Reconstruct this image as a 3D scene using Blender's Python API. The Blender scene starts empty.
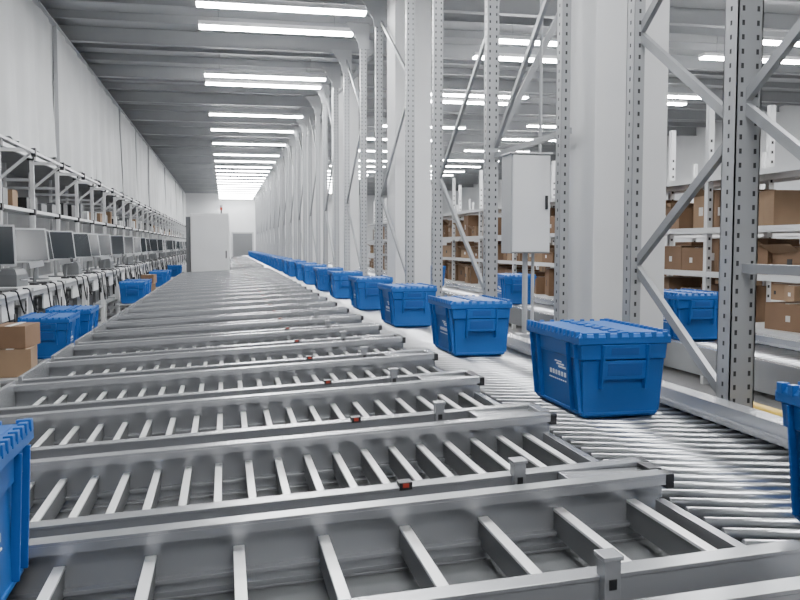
import bpy, math, random
from mathutils import Vector
random.seed(7)
R = random.Random(11)

# ------------------------------------------------------------ materials
def mat(name, col, rough=0.5, metal=0.0, noise=0.0, nscale=6.0, bump=0.0, bscale=60.0, spec=0.5, emis=None, es=0.0):
    m = bpy.data.materials.new(name); m.use_nodes = True
    nt = m.node_tree; b = nt.nodes["Principled BSDF"]
    b.inputs["Base Color"].default_value = (*col, 1)
    b.inputs["Roughness"].default_value = rough
    b.inputs["Metallic"].default_value = metal
    b.inputs["Specular IOR Level"].default_value = spec
    if emis:
        b.inputs["Emission Color"].default_value = (*emis, 1)
        b.inputs["Emission Strength"].default_value = es
    tc = nt.nodes.new("ShaderNodeTexCoord")
    if noise > 0:
        n = nt.nodes.new("ShaderNodeTexNoise"); n.inputs["Scale"].default_value = nscale
        n.inputs["Detail"].default_value = 4
        nt.links.new(tc.outputs["Object"], n.inputs["Vector"])
        r = nt.nodes.new("ShaderNodeValToRGB")
        r.color_ramp.elements[0].position = 0.3; r.color_ramp.elements[1].position = 0.7
        r.color_ramp.elements[0].color = (*[c*(1-noise) for c in col], 1)
        r.color_ramp.elements[1].color = (*[min(1, c*(1+noise)) for c in col], 1)
        nt.links.new(n.outputs["Fac"], r.inputs["Fac"])
        nt.links.new(r.outputs["Color"], b.inputs["Base Color"])
    if bump > 0:
        n2 = nt.nodes.new("ShaderNodeTexNoise"); n2.inputs["Scale"].default_value = bscale
        nt.links.new(tc.outputs["Object"], n2.inputs["Vector"])
        bp = nt.nodes.new("ShaderNodeBump"); bp.inputs["Strength"].default_value = bump
        bp.inputs["Distance"].default_value = 0.01
        nt.links.new(n2.outputs["Fac"], bp.inputs["Height"])
        nt.links.new(bp.outputs["Normal"], b.inputs["Normal"])
    return m

M_RAIL  = mat("painted_aluminium", (0.41,0.42,0.435), 0.27, 0.6, 0.05, 3)
M_PAN   = mat("galvanised_pan", (0.14,0.145,0.15), 0.45, 0.3, 0.1, 5)
M_DARKP = mat("conveyor_underside", (0.02,0.021,0.022), 0.7)
M_CHROME= mat("steel_roller", (0.46,0.47,0.49), 0.28, 1.0)
M_SLAT_LIT  = mat("slat_top_highlight", (0.95,0.95,0.95), 0.28, 0.2)  # near-white bar tops: the highlight is put into the colour
M_SLAT_SHADE = mat("slat_side_shade", (0.20,0.205,0.21), 0.4, 0.3)  # same bars below the top, shading painted in as darker grey
M_BLACK = mat("black_plastic", (0.015,0.015,0.017), 0.45)
M_RED   = mat("sensor_red", (0.40,0.04,0.02), 0.4)
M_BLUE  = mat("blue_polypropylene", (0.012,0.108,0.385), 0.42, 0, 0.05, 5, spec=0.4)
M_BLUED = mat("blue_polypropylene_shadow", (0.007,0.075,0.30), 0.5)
M_WHITE = mat("white_paint", (0.66,0.665,0.67), 0.5, 0, 0.03, 2)
M_WPRINT= mat("white_print", (0.8,0.83,0.88), 0.5)
M_POST  = mat("grey_rack_steel", (0.38,0.39,0.40), 0.40, 0.3, 0.05, 3)
M_BRACE = mat("brace_steel", (0.33,0.34,0.35), 0.38, 0.45, 0.05, 4)
M_HOLE  = mat("hole_dark", (0.04,0.04,0.042), 0.8)
M_PANEL = mat("mezzanine_panel", (0.55,0.56,0.56), 0.6, 0, 0.06, 1.2, 0.3, 2)
M_CEIL  = mat("ceiling_deck", (0.40,0.41,0.42), 0.6, 0.0, 0.06, 1.0)
M_JOIST = mat("ceiling_joist", (0.34,0.35,0.36), 0.5, 0.2, 0.05, 2)
M_FLOOR = mat("concrete_floor", (0.22,0.22,0.22), 0.5, 0, 0.12, 1.5, 0.1, 30)
M_WALL  = mat("wall_paint", (0.66,0.67,0.68), 0.7, 0, 0.03, 1)
M_WALLD = mat("wall_grey_cladding", (0.30,0.305,0.31), 0.7, 0, 0.1, 1.5)
M_CARD  = mat("cardboard", (0.21,0.125,0.072), 0.8, 0, 0.12, 3)
M_CARD2 = mat("cardboard_light", (0.29,0.19,0.115), 0.8, 0, 0.1, 3)
M_TAPE  = mat("tape_label", (0.72,0.70,0.66), 0.4)
M_GREY  = mat("device_grey", (0.13,0.135,0.14), 0.4)
M_LGREY = mat("device_light_grey", (0.38,0.39,0.40), 0.4)
M_SCREEN= mat("screen", (0.02,0.025,0.03), 0.15)
M_YEL   = mat("safety_yellow", (0.75,0.48,0.02), 0.45)
M_LAMP  = mat("led_diffuser", (1,1,1), 0.5, emis=(0.985,0.992,1), es=74)

# ------------------------------------------------------------ builder
class MB:
    def __init__(s): s.v=[]; s.f=[]; s.m=[]; s.sm=[]; s.mats=[]
    def mi(s,m):
        if m not in s.mats: s.mats.append(m)
        return s.mats.index(m)
    def add(s,vs,fs,m,smooth=False):
        o=len(s.v); s.v+= [tuple(v) for v in vs]; k=s.mi(m)
        for i,f in enumerate(fs):
            s.f.append([o+j for j in f]); s.m.append(k)
            s.sm.append(smooth if isinstance(smooth,bool) else smooth[i])
    def box(s,x0,x1,y0,y1,z0,z1,m):
        vs=[(x0,y0,z0),(x1,y0,z0),(x1,y1,z0),(x0,y1,z0),(x0,y0,z1),(x1,y0,z1),(x1,y1,z1),(x0,y1,z1)]
        s.add(vs,[(0,3,2,1),(4,5,6,7),(0,1,5,4),(1,2,6,5),(2,3,7,6),(3,0,4,7)],m)
    def rbox(s,c,d,ang,m):
        ca,sa=math.cos(ang),math.sin(ang); vs=[]
        for z in (0,d[2]):
            for (a,b) in ((-1,-1),(1,-1),(1,1),(-1,1)):
                x=a*d[0]/2;y=b*d[1]/2
                vs.append((c[0]+x*ca-y*sa,c[1]+x*sa+y*ca,c[2]+z))
        s.add(vs,[(0,3,2,1),(4,5,6,7),(0,1,5,4),(1,2,6,5),(2,3,7,6),(3,0,4,7)],m)
    def beam(s,p,q,w,h,m,up=(0,0,1)):
        p=Vector(p);q=Vector(q);d=(q-p).normalized();u=Vector(up)
        if abs(d.dot(u))>0.99:u=Vector((1,0,0))
        a=d.cross(u).normalized();b=a.cross(d).normalized()
        vs=[]
        for c in (p,q):
            for (i,j) in ((-1,-1),(1,-1),(1,1),(-1,1)):
                vs.append(c+a*(i*w/2)+b*(j*h/2))
        s.add(vs,[(0,1,2,3),(7,6,5,4),(0,4,5,1),(1,5,6,2),(2,6,7,3),(3,7,4,0)],m)
    def cyl(s,p,q,r,m,n=12,r2=None):
        if r2 is None:r2=r
        p=Vector(p);q=Vector(q);d=(q-p).normalized();u=Vector((0,0,1))
        if abs(d.dot(u))>0.99:u=Vector((1,0,0))
        a=d.cross(u).normalized();b=d.cross(a).normalized();vs=[]
        for c,rr in ((p,r),(q,r2)):
            for i in range(n):
                t=2*math.pi*i/n; vs.append(c+a*math.cos(t)*rr+b*math.sin(t)*rr)
        fs=[(i,(i+1)%n,n+(i+1)%n,n+i) for i in range(n)]+[tuple(range(n-1,-1,-1)),tuple(range(n,2*n))]
        s.add(vs,fs,m,[True]*n+[False]*2)
    def loops(s,L,m,cap0=True,cap1=True):
        vs=[]
        for hx,hy,z in L: vs+=[(-hx,-hy,z),(hx,-hy,z),(hx,hy,z),(-hx,hy,z)]
        fs=[]
        for k in range(len(L)-1):
            for i in range(4):
                j=(i+1)%4; fs.append((4*k+i,4*k+j,4*k+4+j,4*k+4+i))
        if cap0: fs.append((3,2,1,0))
        if cap1:
            k=4*(len(L)-1); fs.append((k,k+1,k+2,k+3))
        s.add(vs,fs,m)
    def tube(s,pts,r,m,n=6):
        for a,b in zip(pts[:-1],pts[1:]): s.cyl(a,b,r,m,n)
    def mesh(s,name,fn=None):
        me=bpy.data.meshes.new(name)
        v=[fn(*p) for p in s.v] if fn else s.v
        me.from_pydata(v,[],s.f)
        for m in s.mats: me.materials.append(m)
        me.polygons.foreach_set("material_index",s.m)
        me.polygons.foreach_set("use_smooth",s.sm)
        me.update(); return me
    def obj(s,name,loc=(0,0,0),rz=0,bevel=0,fn=None):
        return place(name,s.mesh(name,fn),loc,rz,bevel)

def place(name,me,loc=(0,0,0),rz=0,bevel=0):
    o=bpy.data.objects.new(name,me); bpy.context.scene.collection.objects.link(o)
    o.location=loc; o.rotation_euler=(0,0,rz)
    if bevel>0:
        b=o.modifiers.new("bevel","BEVEL"); b.width=bevel; b.segments=2; b.limit_method='ANGLE'; b.angle_limit=math.radians(50)
    return o

Y0,Y1=-7.0,64.0
XL,XR=-3.9,15.0
ZC=5.25
# ------------------------------------------------------------ room
b=MB(); b.box(XL-.2,XR+.2,Y0-.2,Y1+.2,-.2,0,M_FLOOR); b.obj("floor")
b=MB(); b.box(XL-.2,XR+.2,Y0-.2,Y1+.2,ZC,ZC+.2,M_CEIL)
b.obj("ceiling")
b=MB(); b.box(XL-.2,XL,Y0-.2,Y1+.2,0,ZC,M_WALLD); b.obj("wall_left")
b=MB(); b.box(XR,XR+.2,Y0-.2,Y1+.2,0,ZC,M_WALL); b.obj("wall_right")
b=MB(); b.box(XL,XR,Y1,Y1+.2,0,ZC,M_WALL); b.obj("wall_back")
b=MB(); b.box(XL,XR,Y0-.2,Y0,0,ZC,M_WALL); b.obj("wall_front")
b=MB(); b.box(.6,2.0,Y1-.06,Y1-.001,0.0,2.3,M_GREY); b.box(.5,.6,Y1-.08,Y1-.001,0,2.4,M_POST); b.box(2.0,2.1,Y1-.08,Y1-.001,0,2.4,M_POST); b.box(.5,2.1,Y1-.08,Y1-.001,2.3,2.4,M_POST); b.obj("door_1")

b=MB(); y=-6.2; k=0
while y<Y1-1:
    big=(k%3==0); h=.26 if big else .13; w=.14 if big else .07
    b.box(XL+.01,XR-.01,y-.008,y+.008,ZC-h,ZC-.002,M_JOIST)
    b.box(XL+.01,XR-.01,y-w/2,y+w/2,ZC-h-.012,ZC-h,M_JOIST)
    y+=1.05; k+=1
b.obj("ceiling_joists")

# ------------------------------------------------------------ ceiling lamps
lamp=MB()
lamp.box(-1.2,1.2,-.11,.11,0.0,.06,M_WHITE)
lamp.box(-1.19,1.19,-.09,.09,-.03,-.0005,M_LAMP)
for x in (-.9,.9): lamp.cyl((x,0,.06),(x,0,.42),.006,M_BRACE,6)
lm=lamp.mesh("ceiling_light")
ys=[-3,-1.6,2.2,3.4,7.4,8.6,12.4,13.65,17.45,18.35,22.6,25.6,29,32.5,35,37.5,39.5,41.5,43.5,45.5,47.5,49.5,51.5,53.5,55.5,57.5,59.5,61.5,63]
for y in ys: place("ceiling_light",lm,(.85,y,4.81))
for y in ys[1:]:
    if y>0 and y<62: place("ceiling_light",lm,(5.6,y+1.2,4.81))
for y in ys[2:18]: place("ceiling_light",lm,(9.6,y+.4,4.81))

# ------------------------------------------------------------ totes
def tote():
    b=MB()
    b.loops([(.155,.255,0),(.160,.262,.008),(.172,.278,.235),(.183,.290,.240),(.187,.294,.300),(.200,.302,.304),(.200,.302,.330),(.190,.292,.342)],M_BLUE)
    for i in range(14):
        y=-.27+i*.04
        b.box(-.03 if i%2 else -.006,.006 if i%2 else .03,y,y+.034,.342,.349,M_BLUE)
    for sx in (-1,1):
        b.box(min(sx*.045,sx*.165),max(sx*.045,sx*.165),-.26,.26,.342,.3455,M_BLUE)
        for i in range(14):
            y=-.275+i*.042
            b.box(sx*.193-.010,sx*.193+.010,y,y+.022,.325,.353,M_BLUE)
    for sy in (-1,1):
        for i in range(8):
            x=-.175+i*.05
            b.box(x-.009,x+.009,sy*.297-.007,sy*.297+.007,.325,.350,M_BLUE)
    for sy in (-1,1):
        def q(x0,x1,z0,z1,t,m,base=None):
            def yy(z): return .262+(z-.008)*(.016/.227) if z<.237 else .290+(z-.24)*.0667
            vs=[(x,sy*(yy(z)+o),z) for z in (z0,z1) for (x,o) in ((x0,-.004),(x1,-.004),(x1,t),(x0,t))]
            fs=[(0,3,2,1),(4,5,6,7),(0,1,5,4),(1,2,6,5),(2,3,7,6),(3,0,4,7)]
            b.add(vs,fs,m)
        q(-.09,.09,.16,.236,.026,M_BLUE)
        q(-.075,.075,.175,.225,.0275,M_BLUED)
        q(-.1,-.09,.12,.3,.030,M_BLUE); q(.09,.1,.12,.3,.030,M_BLUE)
        q(-.09,.09,.242,.300,.010,M_BLUE)
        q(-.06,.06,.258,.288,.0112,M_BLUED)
        q(-.155,.155,.010,.022,.006,M_BLUE)
    for sx in (-1,1):
        def q2(y0,y1,z0,z1,t,m):
            def xx(z): return .160+(z-.008)*(.012/.227) if z<.237 else .183+(z-.24)*.0667
            vs=[(sx*(xx(z)+o),y,z) for z in (z0,z1) for (y,o) in ((y0,-.004),(y1,-.004),(y1,t),(y0,t))]
            b.add(vs,[(0,3,2,1),(4,5,6,7),(0,1,5,4),(1,2,6,5),(2,3,7,6),(3,0,4,7)],m)
        for y in (-.25,-.17,.17,.25): q2(y-.004,y+.004,.02,.3,.016,M_BLUE)
        q2(-.26,.26,.010,.022,.005,M_BLUE)
        q2(-.10,-.02,.175,.183,.002,M_WPRINT); q2(-.08,.0,.187,.194,.002,M_WPRINT); q2(-.055,.02,.198,.204,.002,M_WPRINT)
        for i in range(6): q2(-.10+i*.032,-.10+i*.032+.02,.140,.160,.002,M_WPRINT)
        for i in range(9): q2(-.10+i*.022,-.10+i*.022+.014,.120,.126,.002,M_WPRINT)
    return b.mesh("plastic_tote")
TOTE=tote()
def put_tote(x,y,z,rz=0): return place("plastic_tote",TOTE,(x,y,z),rz,.0025)

ZR=.75
y=1.27; k=0
while y<52:
    j=0 if k<4 else R.uniform(-.3,.3)
    if k==0: j=.12
    put_tote(1.57,y+.22+j,ZR+.001,R.uniform(-.02,.02) if k>0 else 0)
    y+=1.95 if k<10 else 1.9; k+=1

# ------------------------------------------------------------ main roller conveyor
def conveyor(name,x0,x1,ya,yb,skew,pitch,rz,leftz,rightz,legs=True):
    b=MB(); y=ya+.3
    while y<yb-.3:
        b.cyl((x0+.005,y+skew/2,rz-.021),(x1-.005,y-skew/2,rz-.021),.020,M_CHROME,12); y+=pitch
    b.box(x0-.05,x0,ya,yb,rz-.14,leftz,M_RAIL)
    b.box(x1,x1+.05,ya,yb,rz-.14,rightz,M_RAIL); b.box(x1,x1+.085,ya,yb,rightz-.0,rightz+.012,M_RAIL)
    b.box(x1-.03,x1,ya,yb,rz+.0,rz+.02,M_RAIL)
    b.box(x0,x1,ya,yb,rz-.13,rz-.12,M_DARKP)
    y=ya+.4
    while y<yb:
        for x in (x0-.025,x1+.025): b.box(x-.02,x+.02,y-.03,y+.03,0,rz-.14,M_RAIL)
        b.box(x0,x1,y-.02,y+.02,.25,.29,M_RAIL)
        for x in (x0-.025,x1+.025): b.box(x-.05,x+.05,y-.05,y+.05,0,.01,M_RAIL)
        y+=2.4
    return b.obj(name,bevel=0)
conveyor("roller_conveyor",1.2,1.92,-3,60,.19,.086,ZR,ZR-.02,ZR+.055)
conveyor("roller_conveyor",3.05,3.75,-3,40,0,.09,ZR,ZR+.04,ZR+.04)
put_tote(3.4,5.9,ZR+.001); put_tote(3.4,9.8,ZR+.001); put_tote(3.4,14,ZR+.001)
# ------------------------------------------------------------ gravity lanes
XA,XB=-1.05,1.13
SL=.05
def lane_mesh(pitch,W=.72,hw=.010,px=.765,sensor=True):
    b=MB(); T=.85
    for (y0,s) in ((0,1),(W,-1)):
        ya,yb=sorted((y0,y0+s*.006))
        b.box(XA,XB,ya,yb,T-.17,T-.008,M_RAIL)
        ya,yb=sorted((y0-s*.004,y0+s*.045)); b.box(XA,XB,ya,yb,T-.008,T,M_RAIL)
        ya,yb=sorted((y0+s*.006,y0+s*.040)); b.box(XA,XB,ya,yb,T-.17,T-.164,M_RAIL)
        ya,yb=sorted((y0+s*.041,y0+s*.045)); b.box(XA,XB,ya,yb,T-.03,T-.008,M_RAIL)
        ya,yb=sorted((y0+s*.006,y0+s*.03)); b.box(XA,XB,ya,yb,T-.135,T-.125,M_RAIL)
        ya,yb=sorted((y0-s*.006,y0)); b.box(XA,XB,ya,yb,T-.10,T-.085,M_RAIL)
    b.box(XA,XB,.006,W-.006,T-.175,T-.17,M_PAN)
    b.box(XA-.02,XA,-.004,W+.004,T-.17,T+.02,M_RAIL)
    b.box(XB-.03,XB-.005,.045,W-.045,T-.17,T-.065,M_RAIL)
    x=XB-.08
    while x>XA+.05:
        b.box(x-hw-.002,x+hw,.007,W-.007,T-.078,T-.070,M_SLAT_LIT)
        b.box(x-hw,x+hw-.003,.007,W-.007,T-.14,T-.078,M_SLAT_SHADE)
        x-=pitch
    b.box(px-.016,px+.016,-.026,.012,T-.12,T+.04,M_RAIL); b.box(px-.020,px+.020,-.030,.016,T+.035,T+.044,M_RAIL)
    b.box(px-.008,px+.008,-.028,-.026,T-.02,T-.0,M_BLACK)
    if sensor:
        b.box(.44,.475,.0,.03,T,T+.012,M_BLACK); b.box(.449,.466,-.006,-.003,T-.002,T+.010,M_RED)
        b.box(.44,.475,-.0055,.0,T-.008,T+.012,M_BLACK)
    for yy in (.0,W-.045): b.box(XB,XB+.022,yy-.002,yy+.047,T-.04,T-.002,M_BLACK)
    return b.mesh("gravity_roller_lane",lambda x,y,z:(x,y,z+SL*(x-XB)))
def lane_legs(b,y,W):
    for x in (-.85,.55):
        zt=.85+SL*(x-XB)-.178
        for yy in (.06,W-.06): b.box(x-.02,x+.02,y+yy-.02,y+yy+.02,0,zt-.001,M_RAIL)
        b.box(x-.015,x+.015,y+.08,y+W-.08,.3,.34,M_RAIL)
LA=lane_mesh(.205,.60,.012,.70,False); LB=lane_mesh(.098); LC=lane_mesh(.15,sensor=False)
legs=MB(); brid=MB()
lanes=[(.62,.72,LC),(1.46,.60,LA)]+[(2.15+.862*i,.72,LB) for i in range(24)]+[(25.6+.862*i,.72,LB) for i in range(24)]
for i,(y,W,me) in enumerate(lanes):
    place("gravity_roller_lane",me,(0,y,0),0,.0015 if i<8 else 0)
    lane_legs(legs,y,W)
    if i not in (0,25):
        g=lanes[i+1][0]-y-W if i+1<len(lanes) else .14
        brid.box(XB-.25,XB+.018,y+W+.007,y+W+g-.007,.77,.835,M_RAIL)
        brid.box(XB-.02,XB+.018,y+W+.01,y+W+g-.01,.835,.85,M_BLACK if i%2 else M_RAIL)
legs.obj("lane_support_frame"); brid.obj("lane_bridge_plates",bevel=.002)
zt=lambda x:.85+SL*(x-XB)-.070
o=put_tote(-.62,1.46+.30,zt(-.62)+.001); o.rotation_euler=(0,-SL,0)

# ------------------------------------------------------------ rack upright row
def post_mesh(w=.13,d=.10,h=4.96,hx=.035):
    b=MB(); t=.006
    b.box(-w/2,w/2,-d/2,-d/2+t,0.01,h,M_POST)
    b.box(-w/2,-w/2+t,-d/2,d/2,0.01,h,M_POST); b.box(w/2-t,w/2,-d/2,d/2,0.01,h,M_POST)
    l=min(.03,w*.3)
    b.box(-w/2,-w/2+l,d/2-t,d/2,0.01,h,M_POST); b.box(w/2-l,w/2,d/2-t,d/2,0.01,h,M_POST)
    z=.1
    while z<h-.05:
        for x in (-hx,hx) if hx>0 else (0,): b.box(x-.006,x+.006,-d/2-.0012,-d/2,z,z+.022,M_HOLE)
        b.box(-w/2-.0012,-w/2,-.006,.006,z+.01,z+.03,M_HOLE)
        z+=.06
    b.box(-w/2-.04,w/2+.04,-d/2-.04,d/2+.04,0,.01,M_BRACE)
    return b.mesh("rack_upright")
POST=post_mesh(.12); POSTN=post_mesh(.06,.09,hx=0); POSTM=post_mesh(.10,.09,hx=.028)
XP=2.20
py=[2.3,3.35,4.3,5.3,6.9,8.75,10.1,12.2,13.6]
while py[-1]<59: py+= [py[-1]+1.9, py[-1]+3.4]
for i,y in enumerate(py):
    place("rack_upright",POST if y<4 else (POSTN if y<6 else POSTM),(XP-(.02 if 4<y<6 else 0),y,0))
br=MB()
def zig(ya,yb,z0,dz,x,first=0,sx=1):
    z=z0; side=first
    while z+dz<4.95:
        a,c=(ya,yb) if side==0 else (yb,ya)
        br.beam((x,a,z),(x,c,z+dz),.028,.045,M_BRACE); z+=dz; side=1-side
    br.beam((x,ya,z0-.05),(x,yb,z0-.05),.028,.04,M_BRACE)
zig(3.35,4.3,.72,.62,XP)
zig(2.3,3.35,1.4,.66,XP,0)
zig(5.3,6.9,2.25,1.25,XP+.03,1)
for (a,c) in [(6.9,8.75),(10.1,12.2)]: zig(a,c,.9,1.25,XP+.03)
rest=py[8:]
for a,c in zip(rest[::2],rest[1::2]): zig(a,c,.9,1.3,XP)
for y in py:
    if abs(y-5.3)<.2 or (y-5.35)%6.4<.5 or (y-5.35)%6.4>5.9: continue
    br.beam((XP+.05,y,4.45),(XP+.55,y,4.95),.03,.045,M_BRACE)
br.beam((XP+.05,6.9,2.3),(XP+1.2,6.9,4.6),.03,.05,M_BRACE)
br.obj("diagonal_braces")
b=MB()
for y in py:
    if abs(y-5.3)<.2: continue
    vs=[(XP-.09,y-.052,4.955),(XP-.28,y-.052,4.955),(XP-.09,y-.052,4.65),(XP-.09,y-.062,4.955),(XP-.28,y-.062,4.955),(XP-.09,y-.062,4.65)]
    b.add(vs,[(0,1,2),(5,4,3),(0,3,4,1),(1,4,5,2),(2,5,3,0)],M_POST)
    b.box(XP-.09,XP+.09,y-.062,y-.052,4.55,4.955,M_POST)
b.obj("post_head_gussets")

cb=MB()
cb.box(-.25,.25,-.3,.3,.06,4.96,M_WHITE); cb.box(-.27,.27,-.34,.34,0,.06,M_WHITE)
cm=cb.mesh("building_column")
for k in range(9): place("building_column",cm,(2.54,5.35+6.4*k,0),0,.006)

b=MB()
b.box(-.15,.15,-.11,.11,0,.72,M_LGREY); b.box(-.142,.142,-.122,-.11,.01,.71,M_WHITE)
b.box(.105,.125,-.135,-.122,.32,.42,M_BLACK); b.box(-.16,.16,-.13,.12,.72,.732,M_WHITE)
b.cyl((0,0,-.6),(0,0,0),.02,M_LGREY,10); b.cyl((.06,0,-1.35),(.06,0,0),.012,M_LGREY,10)
b.box(-.06,.06,-.05,.05,-.75,-.6,M_LGREY)
b.cyl((.11,.0,.732),(.11,0,3.5),.012,M_LGREY,10)
b.obj("electrical_cabinet",(2.19,6.02,1.39),0,.003)

# ------------------------------------------------------------ storage racks with cartons on the right
def storage_rack(x0,x1,ya,yb,levels):
    b=MB(); y=ya
    while y<=yb+.01:
        for x in (x0,x1): 
            b.box(x-.03,x+.03,y-.03,y+.03,0,levels[-1]+.75,M_WHITE)
            z=.2
            while z<levels[-1]+.4:
                b.box(x-.012,x+.012,y-.0312,y-.03,z,z+.03,M_HOLE); z+=.1
        y+=2.0
    for z in levels:
        b.box(x0-.03,x1+.03,ya,yb,z-.015,z,M_WHITE)
        b.box(x0-.045,x0-.03,ya,yb,z-.05,z+.008,M_WHITE); b.box(x1+.03,x1+.045,ya,yb,z-.05,z+.008,M_WHITE)
    return b.obj("storage_rack")
def cartons(x0,x1,ya,yb,levels,fill):
    b=MB()
    for li,z in enumerate(levels[:-1]):
        gap=levels[li+1]-z-.08
        y=ya+.06
        while y<yb-.6:
            w=R.uniform(.28,.62); h=R.uniform(.45,1.0)*gap; dep=R.uniform(.35,.6)
            if R.random()<fill:
                a=R.uniform(-.3,.3); m=R.choice([M_CARD,M_CARD,M_CARD2])
                cx=x0+.34+R.uniform(-.03,.05)
                b.rbox((cx,y+w/2,z+.001),(dep,w-.03,h),a,m)
                b.rbox((cx,y+w/2,z+h),(dep+.002,.05,.003),a,M_TAPE)
                ca,sa=math.cos(a),math.sin(a)
                ly=R.uniform(-.1,.1)
                lx=-dep/2-.002
                b.rbox((cx+lx*ca-ly*sa,y+w/2+lx*sa+ly*ca,z+h*.35),(.003,R.uniform(.04,.09),h*.22),a,R.choice([M_TAPE,M_BLACK,M_BLACK]))
                if R.random()<.45:
                    p=Vector((cx-dep/2*ca,y+w/2-dep/2*sa,z+h))
                    b.beam((p.x-.05,p.y-w*.4,p.z-.02),(p.x-.05,p.y+w*.4,p.z-.02),.15,.004,M_CARD2,up=(.5,0,.8))
            y+=w
    return b.obj("cardboard_cartons")
LV=[.25,.66,1.17,1.62,2.15]
storage_rack(4.9,5.6,2.0,30,LV); cartons(4.9,5.6,2.0,30,LV,.9)
storage_rack(7.6,8.3,4.0,30,LV); cartons(7.6,8.3,4.0,30,LV,.85)
b=MB()
b.cyl((0,0,0),(0,0,.66),.035,M_YEL,14); b.cyl((0,1.2,0),(0,1.2,.66),.035,M_YEL,14); b.cyl((0,-.05,.64),(0,1.25,.64),.035,M_YEL,14); b.cyl((0,0,.35),(0,1.2,.35),.03,M_YEL,14)
for yy in (0,1.2): b.cyl((0,yy,0),(0,yy,.012),.08,M_YEL,14)
b.obj("safety_guard_rail",(2.55,2.6,0))

# ------------------------------------------------------------ left mezzanine fascia + frame
pan=MB()
y=-6.5; k=0; ZT=ZC-.29
while y<60:
    L=4.25; n=34; x=-2.65+(.02 if k%2 else 0)
    vs=[];fs=[]
    for i in range(n+1):
        for j in range(8):
            z=2.83+(ZT-2.83)*j/7
            if j==0: z+= -.04*math.sin(math.pi*i/n)+.012*math.sin(i*1.7)
            xx=x+(.05*math.sin(i*.62+k*2+j*.2)+.028*math.sin(i*1.35+k+j*.1))*(1-j/10)
            vs.append((xx,y+.02+(L-.04)*i/n,z))
    for i in range(n):
        for j in range(7):
            a=i*8+j; fs.append((a,a+1,a+9,a+8))
    pan.add(vs,fs,M_PANEL,True)
    pan.box(x-.03,x+.03,y-.012,y+.012,2.8,ZT,M_LGREY)
    y+=L;k+=1
pan.box(-2.72,-2.58,-6.5,60,ZT,ZT+.02,M_LGREY)
pan.box(-2.72,-2.60,-6.5,60,2.72,2.77,M_LGREY)
pan.obj("mezzanine_fascia_curtains")
b=MB()
b.box(XL+.01,-2.72,-6.5,60,2.77,2.82,M_WALLD); b.obj("mezzanine_deck")

fr=MB()
y=3.5
while y<58:
    fr.box(-2.545,-2.495,y-.025,y+.025,0,2.71,M_WHITE)
    fr.box(-3.3,-3.25,y-.025,y+.025,0,2.7,M_WHITE)
    fr.box(-3.25,-2.545,y-.02,y+.02,2.3,2.34,M_LGREY)
    fr.box(-2.57,-2.475,y-.05,y+.05,2.58,2.67,M_BLACK)
    fr.box(-2.56,-2.48,y-.04,y+.04,1.85,1.93,M_BLACK)
    fr.beam((-2.52,y,2.2),(-2.15,y,2.52),.03,.03,M_WHITE)
    fr.box(-2.52,-2.12,y-.02,y+.02,2.52,2.56,M_WHITE)
    fr.box(-2.16,-2.11,y-.025,y+.025,2.46,2.56,M_BLACK)
    fr.box(-2.95,-2.58,y+.15,y+1.6,1.90,1.92,M_LGREY)
    for q in range(3):
        yy=y+.2+q*.48; h=R.uniform(.12,.32)
        fr.box(-2.90,-2.64,yy,yy+R.uniform(.2,.4),1.92,1.92+h,R.choice([M_BLACK,M_GREY,M_GREY,M_CARD2,M_WHITE]))
    y+=1.75
fr.box(-2.54,-2.50,3.5,58,2.60,2.65,M_WHITE)
fr.box(-2.15,-2.12,3.5,58,2.50,2.53,M_WHITE)
fr.box(-2.53,-2.50,3.5,58,1.88,1.92,M_WHITE)
fr.obj("workstation_frame")

def desk_mesh():
    b=MB()
    b.box(-.32,.32,-.82,.82,1.0,1.035,M_WHITE)
    b.box(-.30,.30,-.80,.80,.95,1.0,M_LGREY)
    for sy in (-.76,.76):
        for x in (-.27,.27): b.box(x-.025,x+.025,sy-.025,sy+.025,0,.95,M_WHITE)
        b.box(-.25,.25,sy-.015,sy+.015,.2,.24,M_WHITE)
    b.box(-.29,.29,-.76,.76,.50,.52,M_LGREY)
    b.box(-.2,.1,-.5,-.1,.52,.82,M_GREY); b.box(-.2,.15,.2,.6,.52,.72,M_BLACK)
    b.box(.25,.27,-.1,.35,.78,.95,M_WHITE)
    return b.mesh("packing_desk")
def monitor_mesh():
    b=MB()
    b.cyl((0,0,0),(0,0,.015),.11,M_GREY,20); b.cyl((-.03,0,.015),(-.05,0,.42),.02,M_LGREY,12)
    b.beam((.02,0,.22),(-.04,0,.60),.54,.04,M_LGREY,up=(1,0,0))
    b.beam((.042,0,.24),(-.016,0,.585),.50,.004,M_SCREEN,up=(1,0,0))
    b.beam((-.03,0,.32),(-.055,0,.48),.26,.05,M_GREY,up=(1,0,0))
    return b.mesh("computer_monitor")
def printer_mesh():
    b=MB()
    b.loops([(.10,.13,0),(.105,.135,.02),(.105,.135,.12),(.085,.12,.17),(.05,.10,.185)],M_GREY)
    b.box(.09,.107,-.06,.06,.06,.075,M_BLACK); b.box(.095,.14,-.05,.05,.065,.068,M_WPRINT)
    b.box(.02,.07,.07,.11,.15,.178,M_LGREY)
    return b.mesh("label_printer")
def keyb_mesh():
    b=MB(); b.box(-.07,.07,-.21,.21,0,.018,M_BLACK)
    for i in range(4):
        for j in range(13): b.box(-.06+i*.031,-.034+i*.031,-.20+j*.0308,-.174+j*.0308,.018,.023,M_GREY)
    return b.mesh("keyboard")
def scanner_mesh():
    b=MB()
    b.cyl((0,0,0),(0,0,.02),.05,M_BLACK,16); b.beam((0,0,.02),(0.02,0,.2),.03,.03,M_GREY)
    b.beam((-.05,0,.2),(.09,0,.225),.07,.06,M_LGREY); b.box(.085,.095,-.03,.03,.20,.25,M_BLACK)
    return b.mesh("barcode_scanner")
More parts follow.
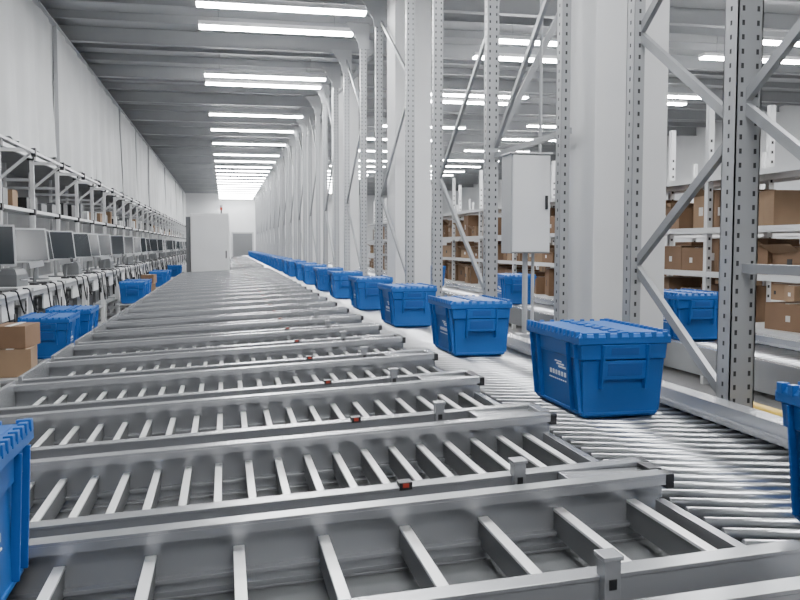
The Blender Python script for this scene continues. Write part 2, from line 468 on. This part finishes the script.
D,MO,PR,KB,SC=desk_mesh(),monitor_mesh(),printer_mesh(),keyb_mesh(),scanner_mesh()
cab=MB(); y=5.25+.9; k=0
while y<57:
    place("packing_desk",D,(-2.15,y,0),0,.002)
    z=1.0355
    place("computer_monitor",MO,(-2.15,y+.40+R.uniform(-.06,.06),z),R.uniform(-1.35,-.25))
    if k%2==0: place("label_printer",PR,(-2.10,y-.5,z),R.uniform(-.2,.2))
    else: place("computer_monitor",MO,(-2.2,y-.45,z),R.uniform(-1.2,.1))
    place("keyboard",KB,(-1.95,y+.22,z),R.uniform(-.1,.1))
    place("barcode_scanner",SC,(-1.95,y-.2,z),R.uniform(-1,1))
    for q in range(3):
        yy=y-.32+q*.42+R.uniform(-.05,.05); dz=R.uniform(.25,.6)
        pts=[(-1.855,yy+.03,1.045),(-1.82,yy+.05,1.043)]
        for t in range(0,9):
            a=t/8; pts.append((-1.80+.02*math.sin(a*3),yy+.05+.3*a,1.03-dz*.8*math.sin(math.pi*a*.85)))
        cab.tube(pts,.008,M_BLACK)
    y+=1.75; k+=1
cab.obj("device_cables")

st=MB(); HS=.50
st.box(-.24,.24,-.34,.34,HS-.02,HS,M_LGREY)
for x in (-.21,.21):
    for yy in (-.31,.31): st.box(x-.015,x+.015,yy-.015,yy+.015,0,HS-.02,M_WHITE)
for yy in (-.31,.31): st.box(-.2,.2,yy-.01,yy+.01,.1,.12,M_WHITE)
sm=st.mesh("tote_stand")
for (x,y,n) in ((-1.48,7.75,1),(-1.44,8.65,1),(-1.48,14.6,1),(-1.48,15.4,1),(-1.48,20.2,1),(-1.48,21.2,1),(-1.48,26.5,1)):
    place("tote_stand",sm,(x,y,0))
    for q in range(n): put_tote(x,y,HS+.001+q*.355,R.uniform(-.03,.03))
place("tote_stand",sm,(-1.52,6.70,0))
b=MB(); b.rbox((0,0,0),(.28,.42,.20),.1,M_CARD2); b.rbox((0,0,.20),(.05,.42,.003),.1,M_TAPE); b.rbox((.02,.0,.204),(.24,.34,.16),-.1,M_CARD); b.rbox((.02,0,.364),(.04,.34,.003),-.1,M_TAPE)
b.obj("cardboard_box_stack",(-1.54,6.70,HS+.001))
place("tote_stand",sm,(-1.5,17.5,0)); place("cardboard_box_stack",bpy.data.meshes["cardboard_box_stack"],(-1.5,17.5,HS+.001))

# ------------------------------------------------------------ control cabinet at the end of the first lane group
b=MB()
b.box(-.50,.50,-.6,.6,.08,2.28,M_WHITE); b.box(-.48,.48,-.58,.58,0,.08,M_BLACK)
b.box(-.62,-.50,-.5,.5,.1,2.2,M_GREY)
b.box(-.48,.48,-.615,-.60,.12,2.24,M_WHITE)
b.box(.40,.43,-.635,-.615,1.1,1.3,M_BLACK)
b.cyl((.3,0,2.28),(.3,0,2.4),.02,M_BLACK,10); b.cyl((.3,0,2.4),(.3,0,2.47),.035,M_RED,14); b.cyl((.3,0,2.47),(.3,0,2.54),.035,M_LGREY,14)
b.obj("control_cabinet",(-.38,23.7,0),0,.006)

# ------------------------------------------------------------ world, camera
w=bpy.data.worlds.new("World"); bpy.context.scene.world=w; w.use_nodes=True
w.node_tree.nodes["Background"].inputs[0].default_value=(.8,.85,.9,1); w.node_tree.nodes["Background"].inputs[1].default_value=.3
cam=bpy.data.cameras.new("camera"); co=bpy.data.objects.new("camera",cam); bpy.context.scene.collection.objects.link(co)
cam.sensor_width=36; cam.lens=850/800*36; cam.clip_start=.02; cam.clip_end=200
co.location=(0,0,1.45); co.rotation_euler=(math.radians(90-3.7),0,math.radians(-11.63))
bpy.context.scene.camera=co
